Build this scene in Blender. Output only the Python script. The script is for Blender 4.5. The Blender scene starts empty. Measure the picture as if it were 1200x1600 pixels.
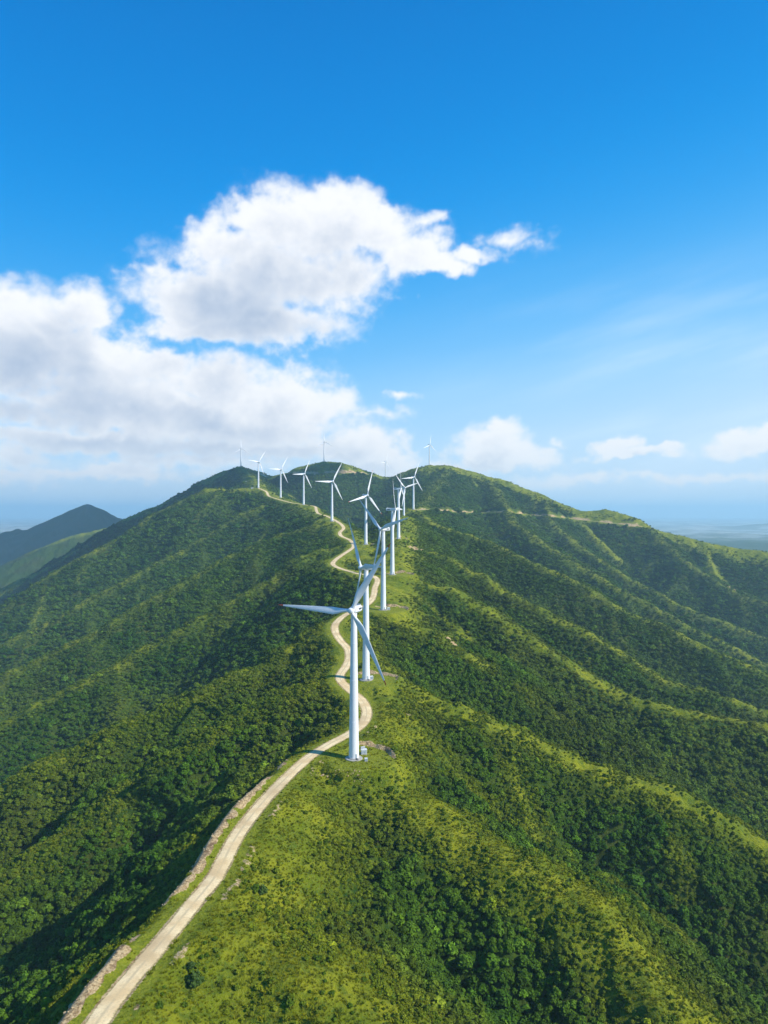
import bpy, bmesh, math, random, time
import numpy as np
T0 = time.time()
random.seed(4); rng = np.random.default_rng(11)
sc = bpy.context.scene
col = sc.collection
F = 1109.0            # focal length in pixels of the 1200 x 1600 photograph
CZ = 450.0            # camera height above the valley datum
SUN_AZ, SUN_EL = math.radians(-21), math.radians(38)   # azimuth measured from +X, elevation

def P(px, py, d):
    """pixel of the photograph and a distance north -> point of the place"""
    return ((px - 600) / F * d, d, CZ + (800 - py) / F * d)

# ---------------------------------------------------------------- noise
def _hash(ix, iy, seed):
    h = (ix.astype(np.int64) * 374761393 + iy.astype(np.int64) * 668265263 + seed * 1274126177) & 0xffffffff
    h = ((h ^ (h >> 13)) * 1103515245) & 0xffffffff
    h = (h ^ (h >> 16)) & 0xffffffff
    return h
def gnoise(x, y, seed=0):
    x0 = np.floor(x); y0 = np.floor(y); fx = x - x0; fy = y - y0
    u = fx*fx*fx*(fx*(fx*6-15)+10); v = fy*fy*fy*(fy*(fy*6-15)+10)
    def g(dx, dy):
        a = _hash(x0 + dx, y0 + dy, seed) * (2*math.pi/4294967296.0)
        return np.cos(a)*(fx-dx) + np.sin(a)*(fy-dy)
    a = g(0,0); b = g(1,0); c = g(0,1); d = g(1,1)
    return ((a*(1-u)+b*u)*(1-v) + (c*(1-u)+d*u)*v) * 1.5
def fbm(x, y, octv, seed=0, gain=.5, ridged=False):
    s = 0; a = 1; t = 0
    for i in range(octv):
        n = gnoise(x + 17.3*i, y - 9.1*i, seed + i)
        if ridged: n = 1 - 2*np.abs(n)
        s = s + a*n; t += a; a *= gain; x = x*2.03; y = y*2.03
    return s / t
def sstep(a, b, x):
    t = np.clip((x - a)/(b - a), 0, 1); return t*t*(3-2*t)

# ---------------------------------------------------------------- ridge network
def dist_of(py):
    ks = [(1600,184),(1480,219),(1380,258),(1290,304),(1185,382),(1120,440),(1062,507),(1000,612),(953,704),(898,870),(851,1152),(815,1420),(789,1822),(778,2000),(762,2160)]
    ks = ks[::-1]
    return float(np.exp(np.interp(py, [k[0] for k in ks], [math.log(k[1]) for k in ks])))
def R(pts): return [P(*p) for p in pts]
def A(pts): return [P(x, y, dist_of(y)) for x, y in pts]
RIDGES = []   # points, slope, rounding, grassiness, grass width, spur spacing, spur length
def ridge(pts, s=.84, w=12, g=.9, gw=26, sp=85, ln=120): RIDGES.append((pts, s, w, g, gw, sp, ln))
ridge([(-150,-900,CZ-200), (-135,-400,CZ-165), (-110,0,CZ-142), (-84,120,CZ-137)] +
      A([(195,1570),(265,1480),(345,1390),(400,1300),(478,1205),(556,1185),(598,1120),(585,1062),(552,1020),(540,985),(572,957),(600,953),(604,920),(613,898),(594,884),(566,868),(571,851)]),
      s=.84, w=16, g=1.2, gw=32, sp=55, ln=110)
ridge(R([(571,851,1152),(548,838,1230),(518,815,1420),(495,800,1620),(475,789,1822),(438,778,2000),(404,762,2160),(396,748,2600),(376,729,3180)]), s=.72, w=18, g=.85, gw=34, sp=100, ln=150)
ridge(R([(613,898,870),(620,866,980),(623,842,1137),(629,806,1400),(631,818,1590),(646,796,1774)]), s=.72, w=16, g=.8, gw=32, sp=100, ln=140)
ridge(R([(646,796,1774),(655,793,1950),(672,767,2350),(690,745,2600),(700,729,2780)]), s=.62, w=22, g=.4, gw=40, sp=90, ln=200)
SKY = [(-150,1005,2500),(-100,980,2550),(0,925,2650),(40,902,2700),(90,880,2750),(130,853,2820),(170,832,2880),(215,801,2950),(260,785,3000),(300,765,3050),(330,746,3100),(352,735,3150),(376,729,3180),(400,736,3150),
       (425,745,3050),(445,740,2980),(470,729,2920),(506,721,2880),(530,722,2900),(560,732,3000),(590,743,3200),(602,747,3400),(620,745,3200),(645,733,2900),(671,727,2800),(700,728,2780),(740,738,2750),(790,752,2700),
       (850,775,2620),(900,797,2550),(920,799,2530),(945,796,2520),(975,803,2480),(1012,823,2430),(1045,832,2400),(1080,842,2350),(1150,857,2280),(1200,863,2230),(1350,900,2150),(1500,960,2100)]
ridge(R(SKY), s=.68, w=22, g=.9, gw=75, sp=120, ln=330)
road_px = [(40,1790),(96,1690),(150,1600),(200,1535),(250,1475),(300,1415),(338,1368),(362,1320),(385,1285),(414,1250),(446,1217),(478,1187),(507,1167),(540,1150),(562,1136),(573,1119),(571,1104),(563,1091),(546,1078),(534,1066),(531,1055),(541,1041),(546,1026),(543,1013),(533,1002),(525,990),(523,978),(531,967),(546,957),(562,951),(577,942),(584,930),(586,918),(590,906),(581,899),(562,897),(544,892),(526,886),(520,881),(524,875),(535,867),(547,859),(553,853),(547,844),(534,838),(531,832),(537,825),(530,817),(512,807),(497,802),(494,796),(491,791),(471,788),(453,785),(431,779),(420,775),(416,768),(404,763)]
ridge(A([p for p in road_px if 812 < p[1] < 1225]), s=.78, w=14, g=1.1, gw=16, sp=1e9, ln=10)
# spurs falling to the right
ridge(R([(600,1210,372),(665,1250,360),(775,1325,330),(825,1350,320),(920,1410,300),(1050,1560,260),(1200,1720,235)]), s=.84, g=1.15, gw=18, sp=45, ln=60)
ridge(R([(345,1450,230),(470,1530,212),(600,1650,190),(720,1820,168)]), s=.72, g=1.3, gw=24, sp=45, ln=45)
ridge(R([(590,1065,505),(650,1070,495),(715,1100,480),(775,1130,470),(880,1175,455),(940,1205,445),(1030,1225,440),(1100,1255,430),(1200,1320,410),(1350,1420,390)]), s=.86, g=1.05, gw=16, sp=50, ln=90)
ridge(R([(615,958,690),(680,985,670),(740,1030,640),(800,1080,610),(860,1115,595)]), s=.6, g=.9, gw=18, sp=60, ln=80)
ridge(R([(625,900,865),(700,920,840),(762,953,810),(837,1003,770),(867,1028,750),(942,1066,725),(1012,1095,700),(1087,1112,690),(1200,1135,680),(1350,1200,660)]), s=.88, g=.70, gw=15, sp=70, ln=110)
ridge(R([(625,848,1125),(700,874,1060),(750,899,1030),(804,932,990),(883,974,950),(958,1012,910),(1040,1060,870),(1200,1110,840),(1350,1160,820)]), s=.86, g=.56, gw=15, sp=80, ln=120)
ridge(R([(646,800,1700),(700,828,1440),(783,857,1380),(867,895,1310),(960,945,1240),(1100,1010,1150),(1200,1060,1100),(1350,1130,1050)]), g=.55, gw=17, sp=90, ln=130)
ridge(R([(850,775,2620),(860,815,2300),(900,850,2100),(960,890,1950),(1050,940,1800),(1200,1000,1680),(1350,1060,1600)]), g=.45, gw=28, sp=110, ln=160)
ridge(R([(760,745,2720),(790,790,2300),(800,815,2050),(850,850,1850),(930,900,1700),(1020,950,1580),(1200,1040,1450),(1350,1100,1380)]), g=.45, gw=28, sp=110, ln=160)
ridge(R([(1012,823,2430),(1060,870,2150),(1120,910,2000),(1200,945,1880),(1350,1000,1800)]), g=.4, gw=28, sp=110, ln=150)
# spurs falling to the left
ridge(R([(540,1062,505),(470,1078,495),(420,1100,490),(330,1145,470),(200,1235,440),(80,1330,410),(-60,1430,380)]), s=.92, g=.50, gw=15, sp=52, ln=80)
ridge(R([(518,985,655),(450,1010,630),(380,1045,600),(300,1080,570),(200,1130,545),(80,1190,520),(-60,1260,490)]), s=.92, g=.46, gw=17, sp=60, ln=90)
ridge(R([(535,852,1145),(470,873,1100),(420,907,1060),(353,943,1010),(280,985,960),(180,1040,900),(60,1100,850),(-80,1170,800)]), s=.92, g=.46, gw=19, sp=75, ln=110)
ridge(R([(518,815,1420),(440,832,1400),(360,870,1340),(280,915,1270),(180,970,1190),(60,1030,1120),(-60,1080,1050)]), s=.9, g=.42, gw=22, sp=90, ln=120)
ridge(R([(438,778,2000),(380,802,1900),(300,850,1780),(210,900,1650),(100,960,1530),(0,1010,1450),(-120,1070,1350)]), s=.86, g=.42, gw=26, sp=100, ln=150)
ridge(R([(404,762,2160),(365,763,2130),(322,764,2100),(243,802,2050),(187,840,1980),(133,867,1920),(67,907,1850),(0,960,1760),(-120,1020,1650)]), g=.55, gw=34, sp=110, ln=160)
ridge(R([(250,800,4100),(200,815,3950),(150,829,3850),(110,838,3800),(60,858,3700),(0,890,3550),(-120,940,3400)]), s=.5, g=.6, gw=70, sp=160, ln=220)

def densify(pts, step, wob, seed):
    r = random.Random(seed); out = [pts[0]]
    for a, b in zip(pts[:-1], pts[1:]):
        L = math.hypot(b[0]-a[0], b[1]-a[1]); n = max(1, int(L/step))
        nx, ny = -(b[1]-a[1])/max(L,1e-6), (b[0]-a[0])/max(L,1e-6)
        for k in range(1, n+1):
            t = k/n; o = r.uniform(-wob, wob) if k < n else 0
            out.append((a[0]+(b[0]-a[0])*t+nx*o, a[1]+(b[1]-a[1])*t+ny*o, a[2]+(b[2]-a[2])*t))
    return out
def spur_net(adj):
    ALL = []
    for i, (pts, s, w, g, gw, sp, ln) in enumerate(RIDGES):
        pd = densify(pts, 30, 3, i)
        if adj is not None: pd = [(p[0], p[1], p[2]-o) for p, o in zip(pd, adj[i])]
        ALL.append((pd, s, w, g, gw))
        r = random.Random(100+i); acc = r.uniform(.3, .9)*sp; side = 1
        for a, b in zip(pd[:-1], pd[1:]):
            L = math.hypot(b[0]-a[0], b[1]-a[1]); acc -= L
            if acc <= 0:
                acc = sp*r.uniform(.4, .75); side = -side
                h = math.atan2(b[1]-a[1], b[0]-a[0])
                if b[2] > a[2]: h += math.pi
                sd = side
                th = h + sd*math.radians(r.uniform(50, 82)); Lc = ln*r.uniform(.6, 1.35)
                p = (a[0], a[1], a[2]-1.5); ch = [p]; n = 7; sl = r.uniform(.40, .62)
                for k in range(n):
                    th += r.uniform(-.18, .18) - sd*.03
                    st = Lc/n
                    p = (p[0]+math.cos(th)*st, p[1]+math.sin(th)*st, p[2]-st*(sl + (.10 if k > n*.6 else 0)))
                    ch.append(p)
                ALL.append((ch, .95, 4, g*.75, gw*.5))
                if ln > 75:
                    for k in (2, 4, 5):
                        q = ch[k]; t2 = th + r.choice((-1, 1))*math.radians(r.uniform(45, 75)); c2 = [(q[0], q[1], q[2]-1)]
                        for m in range(4):
                            z = c2[-1]; st = Lc*.1; c2.append((z[0]+math.cos(t2)*st, z[1]+math.sin(t2)*st, z[2]-st*.5))
                        ALL.append((c2, 1.0, 3, g*.5, gw*.35))
    return ALL
GX0, GX1, GY0, GY1, GS = -2400, 2400, -1000, 4400, 5.0
nx, ny = int((GX1-GX0)/GS)+1, int((GY1-GY0)/GS)+1
KS = 3.6
xs = GX0 + GS*np.arange(nx); ys = GY0 + GS*np.arange(ny)
wx = 14*gnoise(xs[None,:]/70, ys[:,None]/70, 5) + 5*gnoise(xs[None,:]/25, ys[:,None]/25, 6)
wy = 14*gnoise(xs[None,:]/70+40, ys[:,None]/70, 7) + 5*gnoise(xs[None,:]/25+9, ys[:,None]/25, 8)
SX = xs[None,:] + np.zeros((ny,1)); SY = ys[:,None] + np.zeros((1,nx))
near_fade = sstep(8, 60, np.abs(wx)*0+40)        # constant warp strength
def build_field(ALL):
    S = np.full((ny, nx), math.exp(60/KS)); G = np.zeros((ny, nx)); CRN = np.zeros((ny, nx))
    for pts, s, w, g, gw in ALL:
        for a, b in zip(pts[:-1], pts[1:]):
            reach = max(60.0, (max(a[2], b[2]) - 60)/s)
            reach = min(reach, 620)
            i0 = max(0, int((min(a[0],b[0])-reach-GX0)/GS)); i1 = min(nx, int((max(a[0],b[0])+reach-GX0)/GS)+2)
            j0 = max(0, int((min(a[1],b[1])-reach-GY0)/GS)); j1 = min(ny, int((max(a[1],b[1])+reach-GY0)/GS)+2)
            if i1 <= i0 or j1 <= j0: continue
            X = SX[j0:j1, i0:i1]; Y = SY[j0:j1, i0:i1]
            dx, dy = b[0]-a[0], b[1]-a[1]; L2 = dx*dx+dy*dy+1e-9
            # displace the sampled place away from crests so flanks wander and crests stay put
            t = np.clip(((X-a[0])*dx+(Y-a[1])*dy)/L2, 0, 1)
            ex = X-a[0]-t*dx; ey = Y-a[1]-t*dy
            d0 = np.hypot(ex, ey); f = np.minimum(d0/60, 1)
            t = np.clip(((X+wx[j0:j1,i0:i1]*f-a[0])*dx+(Y+wy[j0:j1,i0:i1]*f-a[1])*dy)/L2, 0, 1)
            D = np.hypot(X+wx[j0:j1,i0:i1]*f-a[0]-t*dx, Y+wy[j0:j1,i0:i1]*f-a[1]-t*dy)
            h = a[2]+t*(b[2]-a[2]) - s*(np.sqrt(D*D+w*w)-w)
            e = np.exp(np.clip(h, 0, 700)/KS)
            seg = math.sqrt(L2)/30.0
            e *= min(seg, 1.0)
            S[j0:j1, i0:i1] += e
            G[j0:j1, i0:i1] += e*g*np.exp(-(D/gw)**2); CRN[j0:j1, i0:i1] += e*np.exp(-(D/(8+1.05*gw))**2)*(.45+.55*min(g, 1))
    return KS*np.log(S), G/S, CRN/S
def bil(fld, x, y):
    u = np.clip((x-GX0)/GS, 0, nx-1.001); v = np.clip((y-GY0)/GS, 0, ny-1.001)
    i = u.astype(int); j = v.astype(int); fu = u-i; fv = v-j
    return (fld[j,i]*(1-fu)+fld[j,i+1]*fu)*(1-fv) + (fld[j+1,i]*(1-fu)+fld[j+1,i+1]*fu)*fv
FLD, GR, CR = build_field(spur_net(None))
ADJ = []
for i_, R_ in enumerate(RIDGES):
    pd = np.array(densify(R_[0], 30, 3, i_)); o_ = bil(FLD, pd[:,0], pd[:,1]) - pd[:,2]
    o_ = np.clip(o_, 0, 11); 
    for _ in range(3): o_[1:-1] = (o_[:-2]+2*o_[1:-1]+o_[2:])/4
    ADJ.append(o_)
FLD, GR, CR = build_field(spur_net(ADJ))
print('field', round(time.time()-T0, 1))
FARR = [([P(186,809,6000),P(136,788,6000),P(96,810,6050),P(76,819,6100),P(50,829,6100),P(28,826,6100),P(8,831,6100),P(-150,850,6200)],.62,5),
        ([P(186,809,6000),P(300,850,6100),P(420,900,6400)],.5,20),
        ([P(136,788,6000),P(120,850,5200),P(90,900,4800)],.5,20),
        ([P(50,829,6100),P(30,880,5400)],.5,20), ([P(96,810,6050),P(60,870,5300)],.5,20),
        ([P(1090,866,8000),P(1120,853,8000),P(1165,846,8000),P(1185,850,8000),P(1210,851,8000),P(1300,846,8200),P(1500,852,8500)],.35,60),
        ([P(980,845,15500),P(1040,829,15500),P(1070,825,15500),P(1120,827,15500),P(1160,820,15500),P(1200,818,15500),P(1300,822,15500),P(1600,825,16000)],.25,200),
        ([P(-900,830,14000),P(-300,826,15000),P(0,838,16000),P(120,836,16500)],.22,200)]
def base_z(x, y):
    r = np.hypot(x, y)
    inside = sstep(0, 260, np.minimum(np.minimum(x-GX0, GX1-x), np.minimum(y-GY0, GY1-y)))
    zf = 60 + 40*fbm(x/900, y/900, 3, 50) + sstep(3500, 9000, r)*(70*fbm(x/2600, y/2600, 4, 51, ridged=True))
    zn = bil(FLD, x, y)
    z = zn*inside + zf*(1-inside)
    far = np.nonzero(r > 3300)[0]
    x, y, zfull = x[far], y[far], z
    z = z[far]
    for pts, s, w in FARR:
        fn = fbm(x/(10*w+200), y/(10*w+200), 4, 60, ridged=True)-.3
        for a, b in zip(pts[:-1], pts[1:]):
            dx, dy = b[0]-a[0], b[1]-a[1]; L2 = dx*dx+dy*dy
            t = np.clip(((x-a[0])*dx+(y-a[1])*dy)/L2, 0, 1)
            D = np.hypot(x-a[0]-t*dx, y-a[1]-t*dy)
            h = a[2]+t*(b[2]-a[2]) - s*(np.sqrt(D*D+w*w)-w)
            rd = fn*max(w, 14)*1.0*np.minimum(D/(4*max(w, 40)), 1)
            z = np.maximum(z, h+rd)
    zfull[far] = z
    return zfull
def detail_z(x, y, z):
    r = np.hypot(x, y)
    a = sstep(20, 90, np.abs(r)) * sstep(8000, 4000, r)
    g = bil(GR, x, y)
    soft = 1 - .75*np.clip(g, 0, 1)
    n = 13*soft*fbm(x/85, y/85, 3, 20) + 5.0*soft*fbm(x/24, y/24, 2, 23, ridged=True) + .8*fbm(x/8, y/8, 2, 26)
    return z + a*n

# ---------------------------------------------------------------- roads and pads
def road_d(py):
    return dist_of(py) if py <= 1600 else 184 - (py-1600)*.22
main_road = [P(x, y, road_d(y)) for x, y in road_px]
main_road[0] = (main_road[0][0], main_road[0][1], CZ-136)
def catmull(pts, n):
    out = []
    for i in range(len(pts)-1):
        p0 = pts[max(i-1,0)]; p1 = pts[i]; p2 = pts[i+1]; p3 = pts[min(i+2, len(pts)-1)]
        for k in range(n):
            t = k/n
            out.append(tuple(.5*((2*b)+(c-a)*t+(2*a-5*b+4*c-d)*t*t+(3*b-a-3*c+d)*t**3) for a,b,c,d in zip(p0,p1,p2,p3)))
    out.append(pts[-1]); return out
def resample(pts, step):
    pts = np.array(pts); seg = np.hypot(*(pts[1:,:2]-pts[:-1,:2]).T); s = np.concatenate([[0], np.cumsum(seg)])
    n = max(2, int(s[-1]/step)); t = np.linspace(0, s[-1], n)
    return np.stack([np.interp(t, s, pts[:,k]) for k in range(3)], 1)
def smooth(a, k):
    for _ in range(k):
        b = a.copy(); b[1:-1] = (a[:-2]+2*a[1:-1]+a[2:])/4; a = b
    return a
MR = resample(catmull(main_road, 8), 4.0)
fz = bil(FLD, MR[:,0], MR[:,1])
print('road dz', np.round((MR[:,2]-fz)[::25], 1))
MR[:,2] = smooth(MR[:,2], 10); MR[:,:2] = smooth(MR[:,:2], 2)
def hit(px, py, dmin, dmax):
    d = np.arange(dmin, dmax, 4.0)
    x = (px-600)/F*d; z = CZ+(800-py)/F*d; h = bil(FLD, x, d)
    k = np.nonzero(h >= z)[0]
    return None if len(k) == 0 else d[k[0]]
def bench(pxs, dmin, dmax):
    raw = []
    for a, b in zip(pxs[:-1], pxs[1:]):
        n = max(1, int(abs(b[0]-a[0])/5))
        for k in range(n):
            t = k/n; x = a[0]+(b[0]-a[0])*t; y = a[1]+(b[1]-a[1])*t
            d = hit(x, y, dmin, dmax)
            if d: raw.append((x, y, d))
    a = np.array(raw); a[:,2] = smooth(a[:,2], 3)
    print('bench', np.round(a[::8,2]))
    pts = [P(*q) for q in a]
    m = resample(pts, 6.0); m = smooth(m, 6); return m
bench_a = bench([(646,797),(665,796),(700,799),(735,801),(780,800),(850,806),(900,811),(960,818),(1008,823)], 1650, 2700)
bench_b = bench([(408,741),(418,746),(432,742),(450,739),(465,740),(487,740),(510,739),(540,739),(564,740),(583,742),(598,747)], 2300, 3500)
bench_c = bench([(320,763),(345,762),(375,763),(404,763)], 1900, 2500)
ROADS = [(MR, 3.0, 15.0, .5), (bench_a, 5.0, 13.0, .9), (bench_b, 6.0, 14.0, 1.25), (bench_c, 2.2, 9.0, .4)]
TURB = [ # base px, base py, distance, yaw of the rotor (deg, + = right), blade phase, pad radius
 (553,1185,382,-20,178,17), (572,1062,507,-68,125,17), (599,953,704,-48,16,19), (613,898,870,78,120,18), (571.7,851,1152,43,75,12),
 (622.7,842,1137,80,100,12), (631,818,1590,42,16,8), (646,795.5,1774,38,67,8), (518.7,814.7,1420,38,61,9), (474.4,789,1822,50,64,9),
 (438.5,777.7,2000,45,60,9), (403.8,762.7,2160,50,55,9), (376.5,730,3180,28,92,7), (506.5,721.5,2880,18,94,7), (602.3,746.5,3400,55,72,7), (671,727.5,2800,40,82,7)]
PADS = []
for i, (px, py, d, yaw, ph, r) in enumerate(TURB):
    x, y, z = P(px, py, d)
    if i >= 12: z = float(bil(FLD, np.array([x]), np.array([y]))[0])
    PADS.append((x + (4 if i < 4 else 0), y, z, r, x))
def poly_near(x, y, pl, cap):
    """distance to a polyline, height of its nearest point and signed side, where closer than cap"""
    best = np.full(x.shape, 1e9); hz = np.zeros(x.shape); sd = np.zeros(x.shape)
    lo = pl.min(0); hi = pl.max(0)
    m = (x > lo[0]-cap) & (x < hi[0]+cap) & (y > lo[1]-cap) & (y < hi[1]+cap)
    idx = np.nonzero(m)[0]
    order = idx[np.argsort(y[idx])]; yo = y[order]
    for a, b in zip(pl[:-1], pl[1:]):
        i0 = np.searchsorted(yo, min(a[1],b[1])-cap); i1 = np.searchsorted(yo, max(a[1],b[1])+cap)
        if i1 <= i0: continue
        ii = order[i0:i1]; X = x[ii]; 
        k = np.abs(X-(a[0]+b[0])/2) < cap + abs(b[0]-a[0]); ii = ii[k]
        if len(ii) == 0: continue
        X = x[ii]; Y = y[ii]; dx, dy = b[0]-a[0], b[1]-a[1]; L2 = dx*dx+dy*dy+1e-9
        t = np.clip(((X-a[0])*dx+(Y-a[1])*dy)/L2, 0, 1)
        D = np.hypot(X-a[0]-t*dx, Y-a[1]-t*dy)
        k = D < best[ii]; jj = ii[k]
        best[jj] = D[k]; hz[jj] = (a[2]+t*(b[2]-a[2]))[k]; sd[jj] = np.sign(dx*(Y-a[1])-dy*(X-a[0]))[k]
    return best, hz, sd
def terrain(x, y):
    """height, grass, bare soil, open (no forest)"""
    z0 = base_z(x, y); z = detail_z(x, y, z0)
    g = bil(GR, x, y); soil = np.zeros(x.shape); open_ = np.zeros(x.shape)
    # the bank on the right of the lower road
    for (cx, cy, cz, r, _) in PADS:
        D = np.hypot(x-cx, y-cy)
        rr = r*(1+.18*gnoise(np.arctan2(y-cy, x-cx)*1.3+cx, np.zeros(x.shape)+.5, 77))
        if r >= 12:      # bank left where the pad was cut into the hill, behind and to the right
            th = np.arctan2(y-cy, x-cx); bank = sstep(-.55, .35, th)*sstep(2.3, 1.4, th)*(1+.3*gnoise(th*4+cx, th*0+.3, 78))
            z = z + 3.0*bank*sstep(rr-1, rr+2.5, D)*sstep(rr+24, rr+6, D)
            berm = cz + 1.7*bank - .12*(D-rr-3)**2; z = z + sstep(0, .6, bank)*np.where(D < rr+12, np.maximum(z, berm)-z, 0)
            k = sstep(rr+1.8+8.2*(1-np.clip(bank,0,1)), rr, D)
        else: k = sstep(rr+10, rr, D)
        dz = z-cz
        z = z*(1-k) + (cz-.05)*k
        g = np.maximum(g, 1.7*sstep(rr+4, rr+.5, D)); open_ = np.maximum(open_, sstep(rr+5, rr+2, D))
        edge = np.exp(-((D-rr-1.2)/1.5)**2)
        soil = np.maximum(soil, edge*sstep(.2, 1.2, dz)*sstep(-.5, .1, gnoise(x/9, y/9, 91)+.8))
        if r > 10: soil = np.maximum(soil, .30*sstep(rr, rr*.5, D)*sstep(.0, .5, gnoise(x/6, y/6, 92)))
    for i, (pl, hw, bl, sf) in enumerate(ROADS):
        D, hz, sd = poly_near(x, y, pl, bl+hw+16)
        if i == 0:
            # raised rubble berm / cut on the left, small eroded bank on the right, on the near stretch
            nz = gnoise(x/13, y/13, 93); nearz = sstep(560, 330, y)
            left = (sd > 0)
            bz = np.where(left, np.exp(-((D-9.5)/3.2)**2)*3.0*sstep(-.25, .2, .6*gnoise(x/30, y/30, 97)-.3+.8*sstep(238,262,y)*sstep(366,345,y)+.7*sstep(222,205,y)),
                          np.exp(-((D-9.0)/2.2)**2)*.7*sstep(-.3, .3, gnoise(x/22, y/22, 99)))*nearz
        k = sstep(hw+bl, hw+.6, D); dz = z-hz
        z = z*(1-k) + hz*k
        z = z - .35*sstep(hw*.98+.2, hw*.8, D)
        if i == 0:
            z = z + bz
            soil = np.maximum(soil, np.where(left, sstep(.7, 1.8, bz*(1+.9*gnoise(x/5, y/5, 98))),   .5*sstep(.3, .65, bz*(1+1.3*gnoise(x/3, y/3, 96)))))
            g = np.maximum(g, 1.55*sstep(hw+10, hw+3, D)); open_ = np.maximum(open_, sstep(hw+9, hw+4.5, D))
            soil = np.maximum(soil, .75*sstep(hw+1.7, hw, D))
            cut = sstep(hw+9, hw+4, D)*sstep(hw+.5, hw+2, D)*sstep(2.0, 6.0, dz)*sstep(300, 480, y)
            soil = np.maximum(soil, cut*.8)
        else:
            g = np.maximum(g, .5*sstep(hw+12, hw+4, D)); open_ = np.maximum(open_, sstep(hw+13, hw+8, D))
            soil = np.maximum(soil, sf*sstep(hw+11, hw+2, D)*sstep(-.5, .2, gnoise(x/45, y/45, 94)+.25*sf-.1)*sstep(-2.0, .3, dz))
    # a few bare scars
    for (px, py, d, rr) in ((705,1012,662,5), (648,848,1090,13), (1148,892,2050,38), (640,1130,455,3), (690,905,860,4)):
        cx, cy, _ = P(px, py, d)
        D = np.hypot((x-cx)*.8, y-cy)/rr
        soil = np.maximum(soil, .9*sstep(1.1, .4, D+.6*gnoise(x/(rr*.5), y/(rr*.5), 95)))
    return z, g, soil, open_

# ---------------------------------------------------------------- ground mesh (one sheet to the horizon)
rr = [0.0, 30, 60, 85, 105]
while rr[-1] < 1300: rr.append(rr[-1]*1.0034)
while rr[-1] < 4600: rr.append(rr[-1]*1.0040)
while rr[-1] < 6900: rr.append(rr[-1]*1.006)
while rr[-1] < 44000: rr.append(rr[-1]*1.02)
rad = np.array(rr[1:])
ang = np.concatenate([np.linspace(-180, -50, 131)[:-1], np.linspace(-50, -36, 141)[:-1], np.linspace(-36, 36, 1021), np.linspace(36, 50, 141)[1:], np.linspace(50, 180, 131)[1:-1]])
an = np.radians(ang)
XX = (rad[:,None]*np.sin(an)[None,:]).ravel(); YY = (rad[:,None]*np.cos(an)[None,:]).ravel()
XX = np.append(XX, 0.0); YY = np.append(YY, 0.0)
Z, Gm, Soil, Open = terrain(XX, YY)
nr, na = len(rad), len(an)
print('verts', len(XX), round(time.time()-T0, 1))
ii = np.arange(nr-1)[:,None]*na; jj = np.arange(na)[None,:]; jn = (jj+1) % na
quads = np.stack([ii+jj, ii+jn, ii+na+jn, ii+na+jj], -1).reshape(-1, 4)
c = len(XX)-1
tris = np.stack([np.full(na, c), (np.arange(na)+1) % na, np.arange(na)], -1)
quads = quads[:, ::-1]
def mesh_from(name, verts, quads, tris, smooth_=True):
    me = bpy.data.meshes.new(name)
    me.vertices.add(len(verts)); me.vertices.foreach_set('co', verts.astype(np.float32).ravel())
    nl = quads.size + tris.size
    me.loops.add(nl); me.loops.foreach_set('vertex_index', np.concatenate([quads.ravel(), tris.ravel()]).astype(np.int32))
    me.polygons.add(len(quads)+len(tris))
    st = np.concatenate([np.arange(len(quads))*4, quads.size+np.arange(len(tris))*3]).astype(np.int32)
    me.polygons.foreach_set('loop_start', st)
    me.update(calc_edges=True)
    me.polygons.foreach_set('use_smooth', np.full(len(me.polygons), smooth_))
    return me
gme = mesh_from('ground', np.stack([XX, YY, Z], 1), quads, tris[:, ::-1])
for nm, arr in (('grass', Gm), ('soil', Soil)):
    a = gme.attributes.new(nm, 'FLOAT', 'POINT'); a.data.foreach_set('value', arr.astype(np.float32))
ground = bpy.data.objects.new('ground', gme); col.objects.link(ground); ground['kind'] = 'structure'
if gme.polygons[len(gme.polygons)//3].normal.z < 0: gme.flip_normals()
print('ground', round(time.time()-T0, 1))

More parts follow.
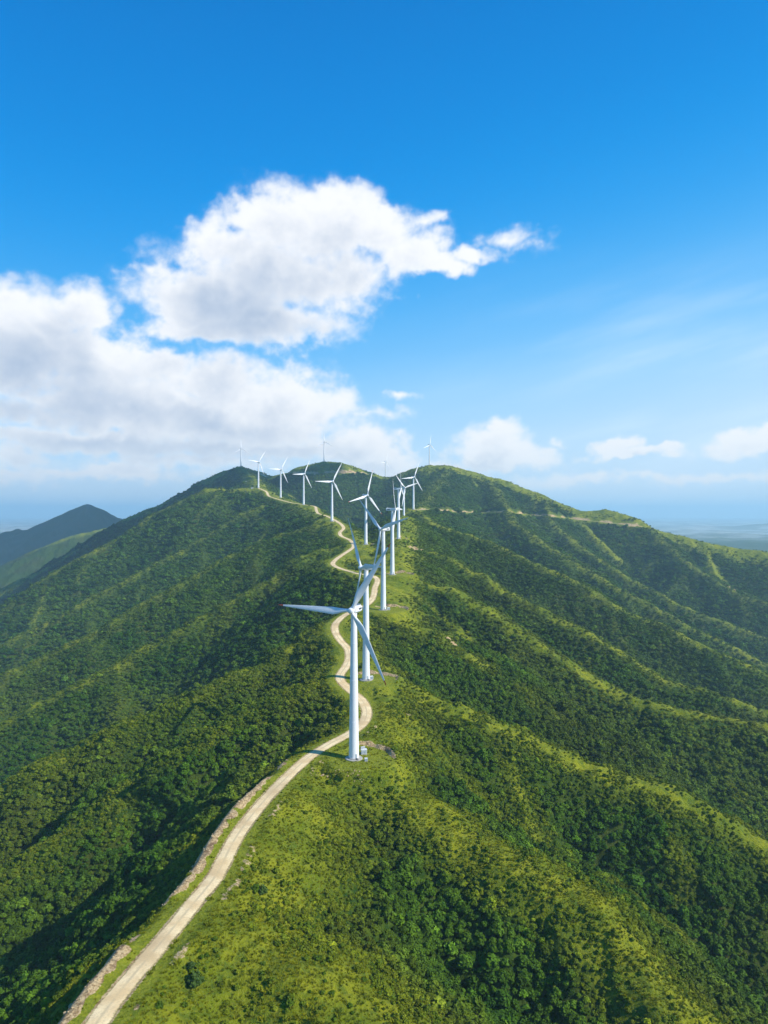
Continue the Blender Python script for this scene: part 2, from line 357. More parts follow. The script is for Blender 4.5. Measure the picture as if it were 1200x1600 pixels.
# ---------------------------------------------------------------- materials
def newmat(name):
    m = bpy.data.materials.new(name); m.use_nodes = True; nt = m.node_tree; nt.nodes.clear()
    o = nt.nodes.new('ShaderNodeOutputMaterial'); b = nt.nodes.new('ShaderNodeBsdfPrincipled')
    nt.links.new(b.outputs[0], o.inputs['Surface']); b.inputs['Specular IOR Level'].default_value = .25
    return m, nt, b
class NB:
    def __init__(s, nt): s.nt = nt
    def n(s, t, **k):
        x = s.nt.nodes.new(t)
        for a, v in k.items(): setattr(x, a, v)
        return x
    def plug(s, sock, v):
        if isinstance(v, bpy.types.NodeSocket): s.nt.links.new(v, sock)
        else: sock.default_value = v
    def math(s, op, a, b=0.0, c=0.0, clamp=False):
        x = s.n('ShaderNodeMath', operation=op, use_clamp=clamp); s.plug(x.inputs[0], a); s.plug(x.inputs[1], b)
        if op in ('MULTIPLY_ADD',): s.plug(x.inputs[2], c)
        return x.outputs[0]
    def vmath(s, op, a, b=(0,0,0)):
        x = s.n('ShaderNodeVectorMath', operation=op); s.plug(x.inputs[0], a)
        if op == 'SCALE': s.plug(x.inputs['Scale'], b)
        else: s.plug(x.inputs[1], b)
        return x.outputs['Value'] if op in ('DOT_PRODUCT', 'LENGTH') else x.outputs[0]
    def noise(s, vec, scale, detail=4, rough=.55, **k):
        x = s.n('ShaderNodeTexNoise', **k); s.plug(x.inputs['Vector'], vec); s.plug(x.inputs['Scale'], scale)
        x.inputs['Detail'].default_value = detail; x.inputs['Roughness'].default_value = rough
        return x.outputs['Fac']
    def ss(s, v, a, b, lo=0.0, hi=1.0):
        x = s.n('ShaderNodeMapRange', interpolation_type='SMOOTHSTEP'); s.plug(x.inputs['Value'], v)
        for k, q in zip(('From Min','From Max','To Min','To Max'), (a, b, lo, hi)): s.plug(x.inputs[k], q)
        return x.outputs['Result']
    def mix(s, f, a, b, blend='MIX'):
        x = s.n('ShaderNodeMix', data_type='RGBA', blend_type=blend)
        s.plug(x.inputs[0], f)
        for sk, v in ((x.inputs[6], a), (x.inputs[7], b)):
            s.plug(sk, v if isinstance(v, bpy.types.NodeSocket) else (*v, 1) if len(v) == 3 else v)
        return x.outputs[2]
    def attr(s, name, t='GEOMETRY'):
        x = s.n('ShaderNodeAttribute', attribute_name=name, attribute_type=t); return x

m, nt, b = newmat('hill_ground'); q = NB(nt)
pos = q.n('ShaderNodeNewGeometry').outputs['Position']
gr = q.attr('grass').outputs['Fac']; so = q.attr('soil').outputs['Fac']
n1 = q.noise(pos, .035, 4); n2 = q.noise(pos, .22, 5, .6); n3 = q.noise(pos, 1.1, 4, .65); n4 = q.noise(pos, .009, 3)
grass = q.mix(q.ss(n1, .38, .62), (.125,.165,.007), (.235,.25,.012))
grass = q.mix(q.ss(n2, .46, .66, 0, .7), grass, (.055,.105,.012))
grass = q.mix(q.ss(n3, .5, .72, 0, .55), grass, (.26,.24,.03))
dark = q.mix(q.ss(n2, .4, .62), (.026,.058,.006), (.060,.098,.009))
dark = q.mix(q.ss(n4, .45, .62, 0, .5), dark, (.07,.075,.012))
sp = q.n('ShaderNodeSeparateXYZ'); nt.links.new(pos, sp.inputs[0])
far_haze = q.math('MULTIPLY', q.ss(q.vmath('LENGTH', pos), 8500, 13000), q.ss(q.math('ADD', sp.outputs[2], q.math('MULTIPLY', n4, 60)), 240, 130))
haze_tone = q.mix(q.ss(q.noise(pos, .0011, 5, .6), .42, .58), (.16,.19,.12), (.42,.44,.38))
dark = q.mix(far_haze, dark, haze_tone)  # haze painted into the colour: distant low ground turns paler
grass = q.mix(q.ss(gr, 1.25, 1.5, 0, .8), grass, q.mix(q.ss(n3, .35, .65), (.17,.205,.011), (.27,.28,.022)))
gf = q.math('ADD', gr, q.math('MULTIPLY', q.math('SUBTRACT', n2, .5), .9))
gf = q.ss(gf, .18, .48)
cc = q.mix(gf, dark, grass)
soilc = q.mix(q.ss(n3, .38, .6), (.30,.20,.095), (.56,.42,.23))
soilc = q.mix(q.ss(n2, .5, .65, 0, .7), soilc, (.15,.085,.045))
sf = q.ss(q.math('ADD', so, q.math('MULTIPLY', q.math('SUBTRACT', n3, .5), .9)), .34, .56)
cc = q.mix(sf, cc, soilc)
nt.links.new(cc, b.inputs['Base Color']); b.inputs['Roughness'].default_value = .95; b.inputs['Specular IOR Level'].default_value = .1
bp = q.n('ShaderNodeBump'); bp.inputs['Strength'].default_value = .9; bp.inputs['Distance'].default_value = 1.2
nt.links.new(q.math('ADD', q.noise(pos, .8, 5, .7), q.math('MULTIPLY', q.noise(pos, .16, 3, .6), 2.0)), bp.inputs['Height'])
nt.links.new(bp.outputs[0], b.inputs['Normal'])
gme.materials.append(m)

m, nt, b = newmat('pale_gravel_road'); q = NB(nt); M_ROAD = m
pos = q.n('ShaderNodeNewGeometry').outputs['Position']; ac = q.attr('across').outputs['Fac']
n1 = q.noise(pos, .12, 4); n2 = q.noise(pos, 1.2, 5, .7)
rc = q.mix(q.ss(n1, .35, .65), (.70,.50,.25), (.88,.69,.385))
rc = q.mix(q.ss(n2, .45, .7, 0, .5), rc, (.50,.37,.22))
mid = q.ss(q.math('ABSOLUTE', ac), .0, .22, 1, 0)
rc = q.mix(q.math('MULTIPLY', mid, q.ss(n1, .35, .6, .2, .75)), rc, (.50,.39,.23))
edge = q.ss(q.math('ADD', q.math('ABSOLUTE', ac), q.math('MULTIPLY', q.math('SUBTRACT', n2, .5), .5)), .78, 1.0)
rc = q.mix(q.ss(q.noise(pos, .045, 3), .5, .7, 0, .45), rc, (.46,.33,.18))
rc = q.mix(edge, rc, (.27,.22,.08))
nt.links.new(rc, b.inputs['Base Color']); b.inputs['Roughness'].default_value = .95

def flatmat(name, c, rough=.5, var=.06, sc_=.6, metal=0):
    m, nt, b = newmat(name); q = NB(nt)
    tc = q.n('ShaderNodeTexCoord').outputs['Object']; n = q.noise(tc, sc_, 5, .6)
    d = tuple(max(0, x*(1-3*var)) for x in c)
    nt.links.new(q.mix(q.ss(n, .35, .7, 0, .6), c, d), b.inputs['Base Color'])
    b.inputs['Roughness'].default_value = rough; b.inputs['Metallic'].default_value = metal
    return m
M_WHITE = flatmat('white_tower_paint', (.80,.81,.82), .38, .03, .15)
M_BLADE = flatmat('white_blade_paint', (.80,.81,.83), .35, .03, .3)
M_RED = flatmat('red_tip_paint', (.55,.10,.05), .4)
M_CONC = flatmat('concrete', (.42,.40,.36), .9, .1, 1.5)
M_GREY = flatmat('grey_cabinet_paint', (.36,.42,.47), .5)
M_CAB = flatmat('white_cabinet_paint', (.72,.73,.72), .5)
M_DARK = flatmat('dark_metal', (.06,.065,.07), .5)

def ribbon(name, pl, hw, lift):
    n = len(pl); t = np.gradient(pl[:,:2], axis=0); t /= np.maximum(np.hypot(t[:,0], t[:,1]), 1e-6)[:,None]
    nn = np.stack([-t[:,1], t[:,0]], 1); cols = [-1, -.6, -.2, .2, .6, 1]
    V = []; ac = []
    for k, c in enumerate(cols):
        wv = hw*(1+.20*gnoise(np.arange(n)*.35, np.full(n, c*3.3), 31)) if abs(c) == 1 else hw
        V.append(np.stack([pl[:,0]+nn[:,0]*c*wv, pl[:,1]+nn[:,1]*c*wv, pl[:,2]+lift+.05*(1-abs(c))-(.1 if abs(c) == 1 else 0)], 1)); ac.append(np.full(n, c))
    V = np.stack(V, 1).reshape(-1, 3); ac = np.stack(ac, 1).ravel(); m_ = len(cols)
    i = np.arange(n-1)[:,None]*m_; j = np.arange(m_-1)[None,:]
    Q = np.stack([i+j, i+m_+j, i+m_+j+1, i+j+1], -1).reshape(-1, 4)[:, ::-1]
    me = mesh_from(name, V, Q, np.zeros((0,3), int)); a = me.attributes.new('across', 'FLOAT', 'POINT'); a.data.foreach_set('value', ac.astype(np.float32))
    me.materials.append(M_ROAD)
    if me.polygons[3].normal.z < 0: me.flip_normals()
    o = bpy.data.objects.new(name, me); col.objects.link(o); o['kind'] = 'structure'; return o
def road_hw(pl): return 3.1
ribbon('dirt_road', MR, 3.3, .12)
ribbon('mountain_road', bench_a, 4.0, .12)
ribbon('summit_road', bench_b, 4.6, .12)
ribbon('side_road', bench_c, 2.4, .12)

# ---------------------------------------------------------------- turbines
def obj(name, bm, mat, parent=None, smooth_=True):
    me = bpy.data.meshes.new(name); bm.normal_update(); bm.to_mesh(me); bm.free()
    mats = mat if isinstance(mat, (list, tuple)) else [mat]
    for x in mats: me.materials.append(x)
    for p in me.polygons: p.use_smooth = smooth_
    if smooth_: me.set_sharp_from_angle(angle=math.radians(32))
    o = bpy.data.objects.new(name, me); col.objects.link(o)
    if parent: o.parent = parent
    return o
def lathe(bm, prof, seg=32, axis='z', cx=0, cy=0, cz=0, cap=True):
    rings = []
    for r, h in prof:
        ring = []
        for k in range(seg):
            a = 2*math.pi*k/seg; u, v = r*math.cos(a), r*math.sin(a)
            ring.append(bm.verts.new((cx+u, cy+v, cz+h) if axis == 'z' else (cx+u, cy+h, cz+v)))
        rings.append(ring)
    for a, b_ in zip(rings[:-1], rings[1:]):
        for k in range(seg):
            f = (a[k], a[(k+1)%seg], b_[(k+1)%seg], b_[k]); bm.faces.new(f if axis == 'z' else f[::-1])
    if cap:
        bm.faces.new(rings[0][::-1] if axis == 'z' else rings[0]); bm.faces.new(rings[-1] if axis == 'z' else rings[-1][::-1])
    return rings
def rbox(bm, sx, sy, sz, loc=(0,0,0), bev=.1, seg=2):
    g = bmesh.ops.create_cube(bm, size=1)['verts']
    for v in g: v.co = (v.co.x*sx+loc[0], v.co.y*sy+loc[1], v.co.z*sz+loc[2])
    e = list({e for v in g for e in v.link_edges})
    if bev: bmesh.ops.bevel(bm, geom=e, offset=bev, segments=seg, affect='EDGES', profile=.6)
HUBH, BL = 80.0, 41.8
def blade_bm(phase, tip=None):
    """blade in the rotor plane (XZ), rotor axis -Y; tip: (from, to) fraction of span kept"""
    bm = bmesh.new(); rings = []; N = 26; K = 18
    f0, f1 = tip
    for i in range(N+1):
        t = f0+(f1-f0)*i/N; r = 1.35 + t*BL
        if t < .04: ch, th = 1.9, 1.9
        else:
            u = (t-.04)/.96
            ch = 1.9 + 1.75*math.sin(min(u/.17, 1)*math.pi/2)**2 if u < .17 else 3.65*(1-(u-.17)/.83)**.92 + .42
            if t > .975: ch *= max(.12, math.sqrt(max(0, (1-t)/.025)))
            th = 1.9*max(0, 1-u/.2)**1.5 + ch*(.26-.12*u)*min(1, u/.05)
        tw = math.radians(16*(1-t)**2 + 1.5)
        bend = -1.1*t**2.2                     # slight pre-bend away from the tower
        ring = []
        for k in range(K):
            a = 2*math.pi*k/K; x = .5*math.cos(a); circ = max(0, 1-(t/.14))
            off = -.20*(1-circ)*ch
            y = .5*math.sin(a)*(circ + (1-circ)*(.45+.55*(0.5-x)))     # thin trailing edge
            X, Y = x*ch + off, y*th
            X, Y = X*math.cos(tw)-Y*math.sin(tw), X*math.sin(tw)+Y*math.cos(tw)
            ring.append(bm.verts.new((X, Y+bend, r)))
        rings.append(ring)
    for a, b_ in zip(rings[:-1], rings[1:]):
        for k in range(K): bm.faces.new((a[k], a[(k+1)%K], b_[(k+1)%K], b_[k]))
    bm.faces.new(rings[0][::-1]); bm.faces.new(rings[-1])
    ca, sa = math.cos(phase-math.pi/2), math.sin(phase-math.pi/2)   # spin about Y, phase 90 deg = up
    for v in bm.verts:
        x, z = v.co.x, v.co.z; v.co.x, v.co.z = x*ca - z*sa, x*sa + z*ca
    bmesh.ops.recalc_face_normals(bm, faces=bm.faces)
    return bm
TLABEL = [
 'nearest and tallest white wind turbine, its red tipped left blade level, beside the road bend',
 'second nearest white wind turbine, seen side on, standing right behind the front one',
 'third nearest white wind turbine, on a grass pad with its box nacelle pointing right',
 'white wind turbine fourth from the camera, tower right of the road hairpin, nacelle pointing left',
 'white wind turbine left of the near cluster, one blade reaching low to the left',
 'white wind turbine with edge-on rotor beside the small bare scar on the right hand ridge',
 'slim white wind turbine standing directly behind another, base hidden by the ridge',
 'white wind turbine at the left end of the road cut across the far mountain',
 'white wind turbine in the middle distance above the road bends, one blade level',
 'white wind turbine third of the line climbing left toward the far hill',
 'white wind turbine on the far left ridge where the pale road runs straight',
 'white wind turbine where the road ends below the dark left hilltop',
 'small wind turbine on top of the leftmost rounded hilltop, against grey cloud',
 'small wind turbine on top of the middle rounded summit above the tan road cut',
 'tiny wind turbine in the saddle between the middle and right summits, base hidden',
 'small wind turbine on top of the right hand summit, against blue sky']
def make_turbine(i, x, y, z, yaw, phase):
    root = bpy.data.objects.new('wind_turbine', None); col.objects.link(root)
    root.location = (x, y, z); root['label'] = TLABEL[i]; root['category'] = 'wind turbine'; root['group'] = 'wind turbines along the mountain ridge'
    bm = bmesh.new(); lathe(bm, [(4.7,-1.5),(4.7,.28),(4.55,.36)], 40)
    lathe(bm, [(3.2,.365),(3.2,.75),(3.05,.83)], 36); obj('foundation', bm, M_CONC, root, False)
    bm = bmesh.new(); H = HUBH-1.9
    prof = [(2.72,.835)]
    for h in (20, 42, 62):
        r = 2.72-1.12*(h/H); prof += [(r+.01,h-.12),(r+.07,h-.1),(r+.07,h+.1),(r-.01,h+.12)]
    prof += [(1.6, H-.5),(1.75,H-.4),(1.75,H)]
    lathe(bm, prof, 44); tw = obj('tower', bm, M_WHITE, root)
    da = math.radians(-60)
    bm = bmesh.new(); rbox(bm, .14, 1.0, 2.1, (2.69,0,2.0), .03, 1)
    for v in bm.verts:
        X, Y = v.co.x, v.co.y; v.co.x, v.co.y = X*math.cos(da)-Y*math.sin(da), X*math.sin(da)+Y*math.cos(da)
    obj('door', bm, M_GREY, tw, False)
    bm = bmesh.new()
    for k in range(4): rbox(bm, .45, 1.1, .05+.0*k, (4.35-.42*k, 0, .22+.2*k+.16), .01, 1)
    for v in bm.verts:
        X, Y = v.co.x, v.co.y; v.co.x, v.co.y = X*math.cos(da)-Y*math.sin(da), X*math.sin(da)+Y*math.cos(da)
    obj('steps', bm, M_DARK, root, False)
    A_ = math.radians(yaw)
    def turn(o): o.rotation_euler = (0, 0, A_); o.location = (0, 0, HUBH)
    bm = bmesh.new()
    g = bmesh.ops.create_cube(bm, size=1)['verts']
    for v in g:
        yv = v.co.y*10.2+2.6; k = 1.0 if v.co.y > 0 else .86
        v.co = (v.co.x*3.7*k, yv, v.co.z*3.8*(.9 if v.co.y > 0 else .86)+.15)
    bmesh.ops.bevel(bm, geom=list(bm.edges), offset=.55, segments=3, affect='EDGES')
    na_ = obj('nacelle', bm, M_WHITE, root); turn(na_)
    bm = bmesh.new(); rbox(bm, 2.2, .9, .5, (0,6.3,2.2), .08, 1); lathe(bm, [(.05,1.7),(.05,3.3)], 8, cx=.5, cy=5.6); lathe(bm, [(.05,1.7),(.05,3.3)], 8, cx=-.5, cy=5.6)
    o = obj('weather_mast', bm, M_GREY, na_, False)
    bm = bmesh.new()
    bm.free()
    for sx in (-1, 1):
        bm = bmesh.new(); rbox(bm, .06, 3.6, .9, (sx*1.86, 4.6, .2), .02, 1); obj('vent', bm, M_DARK, na_, False)
    bm = bmesh.new(); prof = [(1.55,-2.35)] + [(1.78*math.cos(a)**.6 if a < 1.56 else .02, -3.9-1.9*math.sin(a)) for a in [0,.25,.5,.75,1.0,1.2,1.38,1.5,1.57]]
    lathe(bm, prof, 28, axis='y'); bmesh.ops.recalc_face_normals(bm, faces=bm.faces)
    hb = obj('hub', bm, M_WHITE, root); turn(hb)
    for k in range(3):
        ph = math.radians(phase+120*k)
        bl_ = obj('blade', blade_bm(ph, (0, .93)), M_BLADE, root); bl_.rotation_euler = (0,0,A_)
        off = (math.sin(A_)*3.9, -math.cos(A_)*3.9); bl_.location = (off[0], off[1], HUBH)
        tp = obj('blade_tip', blade_bm(ph, (.93, 1)), M_RED if i in (0,4) else M_BLADE, bl_)
        if i == 0: tp['label'] = 'red painted blade tip'
    return root
for i, (px, py, d, yaw, ph, r) in enumerate(TURB):
    make_turbine(i, PADS[i][4], PADS[i][1], PADS[i][2], yaw, ph)

def cabinet(px, py, d, size, label, z=None, mat=None, group=None, rz=.2):
    x, y, zz = P(px, py, d)
    if z is None: z = float(terrain(np.array([x]), np.array([y]))[0][0])
    root = bpy.data.objects.new('transformer_cabinet', None); col.objects.link(root); root.location = (x, y, z); root.rotation_euler = (0,0,rz)
    root['label'] = label; root['category'] = 'transformer cabinet'
    if group: root['group'] = group
    sx, sy, sz = size
    bm = bmesh.new(); rbox(bm, sx*1.12, sy*1.12, .5, (0,0,.05), .03, 1); obj('base', bm, M_CONC, root, False)
    bm = bmesh.new(); rbox(bm, sx, sy, sz, (0,0,.302+sz/2), .04, 1); obj('body', bm, mat or M_CAB, root, False)
    bm = bmesh.new(); rbox(bm, sx*1.1, sy*1.1, .14, (0,0,.305+sz+.07), .05, 1); obj('roof', bm, M_CAB, root, False)
    for s in (-1, 1):
        bm = bmesh.new(); rbox(bm, sx*.42, .04, sz*.8, (s*sx*.23, -sy/2-.022, .3+sz*.5), .01, 1)
        dr = obj('door', bm, M_GREY, root, False)
        bm = bmesh.new(); rbox(bm, .05, .06, .3, (s*.12, -sy/2-.07, .3+sz*.5), .01, 1); obj('handle', bm, M_DARK, dr, False)
G_ = 'transformer cabinets beside the turbines'
cabinet(568.5,1177,389,(3.0,2.2,2.3),'larger pale transformer cabinet at the right foot of the nearest turbine', group=G_)
cabinet(572,1190,378,(1.5,1.2,1.2),'small grey box on the grass in front of the nearest turbine', mat=M_GREY, group=G_)
cabinet(567,1160,398,(2.2,1.2,.5),'low flat slab box on the grass behind the nearest turbine', group=G_)
cabinet(580,1061,508,(2.6,2.0,2.0),'pale transformer cabinet at the right foot of the second turbine', group=G_)
cabinet(607,953,704,(2.6,2.0,2.0),'pale transformer cabinet at the right foot of the third turbine', group=G_)
cabinet(394,761.5,2155,(7,4,3.6),'tiny white hut on the ridge road left of the far left turbine', group=G_)
cabinet(384.5,750,2550,(7,4,3.6),'tiny white hut on the slope below the leftmost hilltop', group=G_)
print('turbines', round(time.time()-T0, 1))

# ---------------------------------------------------------------- vegetation
def leaf_mat(name, hue):
    m, nt, b = newmat(name); q = NB(nt)
    t = q.attr('tint', 'INSTANCER').outputs['Color']
    tc = q.n('ShaderNodeNewGeometry').outputs['Position']; n = q.noise(tc, .9, 3, .7)
    c = q.mix(1.0, t, q.mix(q.ss(n, .3, .7), (.66,.7,.6), (1.35,1.28,1.25)), 'MULTIPLY')
    nt.links.new(c, b.inputs['Base Color']); b.inputs['Roughness'].default_value = .8; b.inputs['Specular IOR Level'].default_value = .07
    return m
M_LEAF = leaf_mat('leaves', 0)
M_BUSH = flatmat('bush_leaves', (.05,.095,.010), .8, .12, 3)
m, nt, b = newmat('bark'); M_BARK = m; b.inputs['Base Color'].default_value = (.08,.055,.035,1); b.inputs['Roughness'].default_value = .9
def crown_mesh(name, seed, lobes, leaves, leaf, flat, trunk=True, spike=False):
    """unit-radius crown of leaf clumps over several lobes, with trunk; origin on the ground"""
    r = random.Random(seed); bm = bmesh.new(); V = []
    L = [(0,0,.95*flat,.72)]
    for k in range(lobes):
        a = 2*math.pi*(k+r.random()*.6)/lobes; q_ = r.uniform(.38,.66)
        L.append((q_*math.cos(a), q_*math.sin(a), flat*r.uniform(.55,1.15), r.uniform(.32,.5)))
    L.append((r.uniform(-.15,.15), r.uniform(-.15,.15), flat*1.45, .42))
    for (x,y,z,R_) in L:      # dense inner mass of each lobe
        g = bmesh.ops.create_icosphere(bm, subdivisions=1, radius=R_*.80)['verts']
        for v in g:
            k = r.uniform(.78,1.15); v.co = (v.co.x*k+x, v.co.y*k+y, v.co.z*k*.85+z)
    w = [l[3]**2 for l in L]
    for k in range(leaves):
        x,y,z,R_ = r.choices(L, w)[0]
        u = r.uniform(-.5,1); a = r.uniform(0,6.283); s = math.sqrt(max(0,1-u*u)); nx_,ny_,nz_ = s*math.cos(a), s*math.sin(a), u
        rad_ = R_*r.uniform(.80,1.12); c = (x+nx_*rad_, y+ny_*rad_, z+nz_*rad_*.85)
        n = [nx_+r.gauss(0,.5), ny_+r.gauss(0,.5), nz_+.25+r.gauss(0,.5)]
        ln_ = math.sqrt(sum(t*t for t in n)) or 1; n = [t/ln_ for t in n]
        h = (0,0,1) if abs(n[2]) < .9 else (1,0,0)
        e1 = [n[1]*h[2]-n[2]*h[1], n[2]*h[0]-n[0]*h[2], n[0]*h[1]-n[1]*h[0]]; l1 = math.sqrt(sum(t*t for t in e1)); e1 = [t/l1 for t in e1]
        e2 = [n[1]*e1[2]-n[2]*e1[1], n[2]*e1[0]-n[0]*e1[2], n[0]*e1[1]-n[1]*e1[0]]
        sz = leaf*r.uniform(.6,1.3); th = r.uniform(0,6.28); vs = []
        for m_ in range(5):
            aa = th+m_*1.2566; rr_ = sz*r.uniform(.65,1.15)
            vs.append(bm.verts.new([c[i_]+e1[i_]*rr_*math.cos(aa)+e2[i_]*rr_*math.sin(aa) for i_ in range(3)]))
        bm.faces.new(vs)
    nf = len(bm.faces)
    if trunk:
        for (tx,ty,tz) in ((0,0,flat*1.1),(.35,.2,flat*.9),(-.3,.25,flat*.8)):
            ring0=[]; ring1=[]
            for k in range(6):
                a = k*math.pi/3; ring0.append(bm.verts.new((.07*math.cos(a),.07*math.sin(a),-.5))); ring1.append(bm.verts.new((tx+.03*math.cos(a),ty+.03*math.sin(a),tz)))
            for k in range(6):
                f = bm.faces.new((ring0[k],ring0[(k+1)%6],ring1[(k+1)%6],ring1[k])); f.material_index = 1
    me = bpy.data.meshes.new(name); bm.normal_update(); bm.to_mesh(me); bm.free(); me.materials.append(M_LEAF); me.materials.append(M_BARK)
    for p in me.polygons: p.use_smooth = False
    return bpy.data.objects.new(name, me)
tree_col = bpy.data.collections.new('tree_kinds')
for k in range(7): tree_col.objects.link(crown_mesh('tree_kind_%02d' % k, 40+k, 5+k%3, 300, .17, (1.0,.8,1.15,.9,1.3,.75,1.05)[k]))
shrub_col = bpy.data.collections.new('shrub_kinds')
for k in range(5): shrub_col.objects.link(crown_mesh('shrub_kind_%02d' % k, 80+k, 4, 110, .26, .45+.1*(k%3), trunk=False))
def grass_mesh(name, seed):
    r = random.Random(seed); bm = bmesh.new()
    for k in range(46):
        a = r.uniform(0,6.283); q_ = r.uniform(0,.7)**.8; x,y = q_*math.cos(a), q_*math.sin(a); h = r.uniform(.45,1.0); w_ = r.uniform(.06,.13); t = r.uniform(0,6.28); l = r.uniform(.1,.5)
        p0 = bm.verts.new((x-w_*math.cos(t), y-w_*math.sin(t), -.15)); p1 = bm.verts.new((x+w_*math.cos(t), y+w_*math.sin(t), -.15))
        p2 = bm.verts.new((x+l*math.cos(a)*.6+w_*.6*math.cos(t), y+l*math.sin(a)*.6+w_*.6*math.sin(t), h*.75)); p3 = bm.verts.new((x+l*math.cos(a), y+l*math.sin(a), h))
        bm.faces.new((p0,p1,p2,p3))
    me = bpy.data.meshes.new(name); bm.to_mesh(me); bm.free(); me.materials.append(M_LEAF); return bpy.data.objects.new(name, me)
grass_col = bpy.data.collections.new('grass_kinds')
for k in range(3): grass_col.objects.link(grass_mesh('tuft_kind_%02d' % k, 7+k))

def cand(sp, d0, d1, seed, lim=.64):
    """jittered grid over the wedge in front of the camera"""
    r = np.random.default_rng(seed)
    gx = np.arange(-d1*lim-60, d1*lim+60, sp); gy = np.arange(max(d0*.8, 40), d1, sp)
    X, Y = np.meshgrid(gx, gy); X = X.ravel(); Y = Y.ravel()
    X = X + r.uniform(-.55, .55, X.shape)*sp; Y = Y + r.uniform(-.55, .55, Y.shape)*sp
    D = np.hypot(X, Y); k = (np.abs(X) < Y*lim+50) & (D >= d0) & (D < d1)
    return X[k], Y[k], r
def scatter(name, X, Y, Z_, scale, tint, collection, nk, label, cat):
    me = bpy.data.meshes.new(name); n = len(X); me.vertices.add(n)
    me.vertices.foreach_set('co', np.stack([X, Y, Z_], 1).astype(np.float32).ravel())
    r = np.random.default_rng(n)
    a = me.attributes.new('size', 'FLOAT_VECTOR', 'POINT'); a.data.foreach_set('vector', scale.astype(np.float32).ravel())
    a = me.attributes.new('spin', 'FLOAT', 'POINT'); a.data.foreach_set('value', r.uniform(0, 6.28, n).astype(np.float32))
    a = me.attributes.new('pick', 'INT', 'POINT'); a.data.foreach_set('value', r.integers(0, nk, n).astype(np.int32))
    a = me.attributes.new('tint', 'FLOAT_COLOR', 'POINT'); a.data.foreach_set('color', np.concatenate([tint, np.ones((n,1))], 1).astype(np.float32).ravel())
    me.materials.append(M_LEAF)
    o = bpy.data.objects.new(name, me); col.objects.link(o); o['kind'] = 'stuff'; o['label'] = label; o['category'] = cat
    ng = bpy.data.node_groups.new(name+'_scatter', 'GeometryNodeTree')
    ng.interface.new_socket('Geometry', in_out='INPUT', socket_type='NodeSocketGeometry'); ng.interface.new_socket('Geometry', in_out='OUTPUT', socket_type='NodeSocketGeometry')
    gi = ng.nodes.new('NodeGroupInput'); go = ng.nodes.new('NodeGroupOutput'); ip = ng.nodes.new('GeometryNodeInstanceOnPoints')
    ci = ng.nodes.new('GeometryNodeCollectionInfo'); ci.inputs['Collection'].default_value = collection
    ci.inputs['Separate Children'].default_value = True; ci.inputs['Reset Children'].default_value = True
    def na_(nm, ty):
        x = ng.nodes.new('GeometryNodeInputNamedAttribute'); x.data_type = ty; x.inputs['Name'].default_value = nm; return x.outputs['Attribute']
    l = ng.links.new
    l(gi.outputs[0], ip.inputs['Points']); l(ci.outputs[0], ip.inputs['Instance']); ip.inputs['Pick Instance'].default_value = True
    l(na_('pick','INT'), ip.inputs['Instance Index']); l(na_('size','FLOAT_VECTOR'), ip.inputs['Scale'])
    cx = ng.nodes.new('ShaderNodeCombineXYZ'); l(na_('spin','FLOAT'), cx.inputs[2]); l(cx.outputs[0], ip.inputs['Rotation'])
    l(ip.outputs[0], go.inputs[0])
    md = o.modifiers.new('scatter', 'NODES'); md.node_group = ng
    return o
def lerp(a, b, t): return np.array(a)[None,:]*(1-t[:,None]) + np.array(b)[None,:]*t[:,None]
TX, TY, TZ, TS, TC, TG = [], [], [], [], [], []
for sp, d0, d1, cr, seed in ((2.45, 100, 650, 1.85, 1), (3.4, 650, 1500, 2.5, 2), (5.6, 1500, 3600, 4.1, 3)):
    X, Y, r = cand(sp, d0, d1, seed)
    z, g, soil, op = terrain(X, Y)
    patch = fbm(X/45, Y/45, 3, 70); fine = gnoise(X/9, Y/9, 71)
    gf = g + .55*patch + .25*fine
    thr = .50
    keep = (gf < thr + .22*r.standard_normal(len(X))) & (op < .25) & (soil < .45)
    crn = bil(CR, X, Y) + .22*patch + .12*fine
    low = np.minimum(sstep(.62, .08, crn), .35+.65*sstep(.6, .1, gf))          # tall forest away from the crests
    X, Y, z, patch, fine, low, g = [v[keep] for v in (X, Y, z, patch, fine, low, g)]
    s = cr*(.60+.50*low)*np.exp(.30*r.standard_normal(len(X)) + .25*fbm(X/22, Y/22, 2, 72))
    kind = fbm(X/120+30, Y/120, 3, 73) + .4*fbm(X/30, Y/30, 2, 74)
    c_ = lerp((.032,.086,.006), (.072,.138,.009), sstep(-.4, .4, kind))
    olive = sstep(-.05, .4, fbm(X/160, Y/160, 3, 75)+.28*(X > -30))*(1-.55*low)*sstep(1700, 700, Y)
    c_ = c_*(1-.75*olive[:,None]) + .75*olive[:,None]*np.array([[.125,.128,.014]])
    lt = sstep(.85, .05, low); c_ = c_*(1-.85*lt[:,None]) + .85*lt[:,None]*lerp((.150,.182,.008), (.085,.140,.010), np.maximum(sstep(500, 1300, Y), .7*(X < -70)))
    u = r.random(len(X)); c_ = c_*np.exp(.22*r.standard_normal(len(X)))[:,None]
    c_[u > .94] = c_[u > .94]*np.array([1.4,1.32,1.2])
    c_[u < .05] = c_[u < .05]*np.array([.6,.7,.9])
    TG.append(np.where(Y > 650, .66, .80)*(.72+.28*low))
    TX.append(X); TY.append(Y); TZ.append(z-.12*s); TS.append(s); TC.append(c_)
X, Y, z, s, c_ = [np.concatenate(v) for v in (TX, TY, TZ, TS, TC)]
SQ = np.concatenate(TG)
hgt = np.exp(.15*rng.standard_normal(len(X)))
scatter('forest', X, Y, z, np.stack([s, s, s*hgt*SQ], 1), c_, tree_col, 7, 'dense green broadleaf forest covering the mountain slopes', 'forest')
print('trees', len(X), round(time.time()-T0, 1))
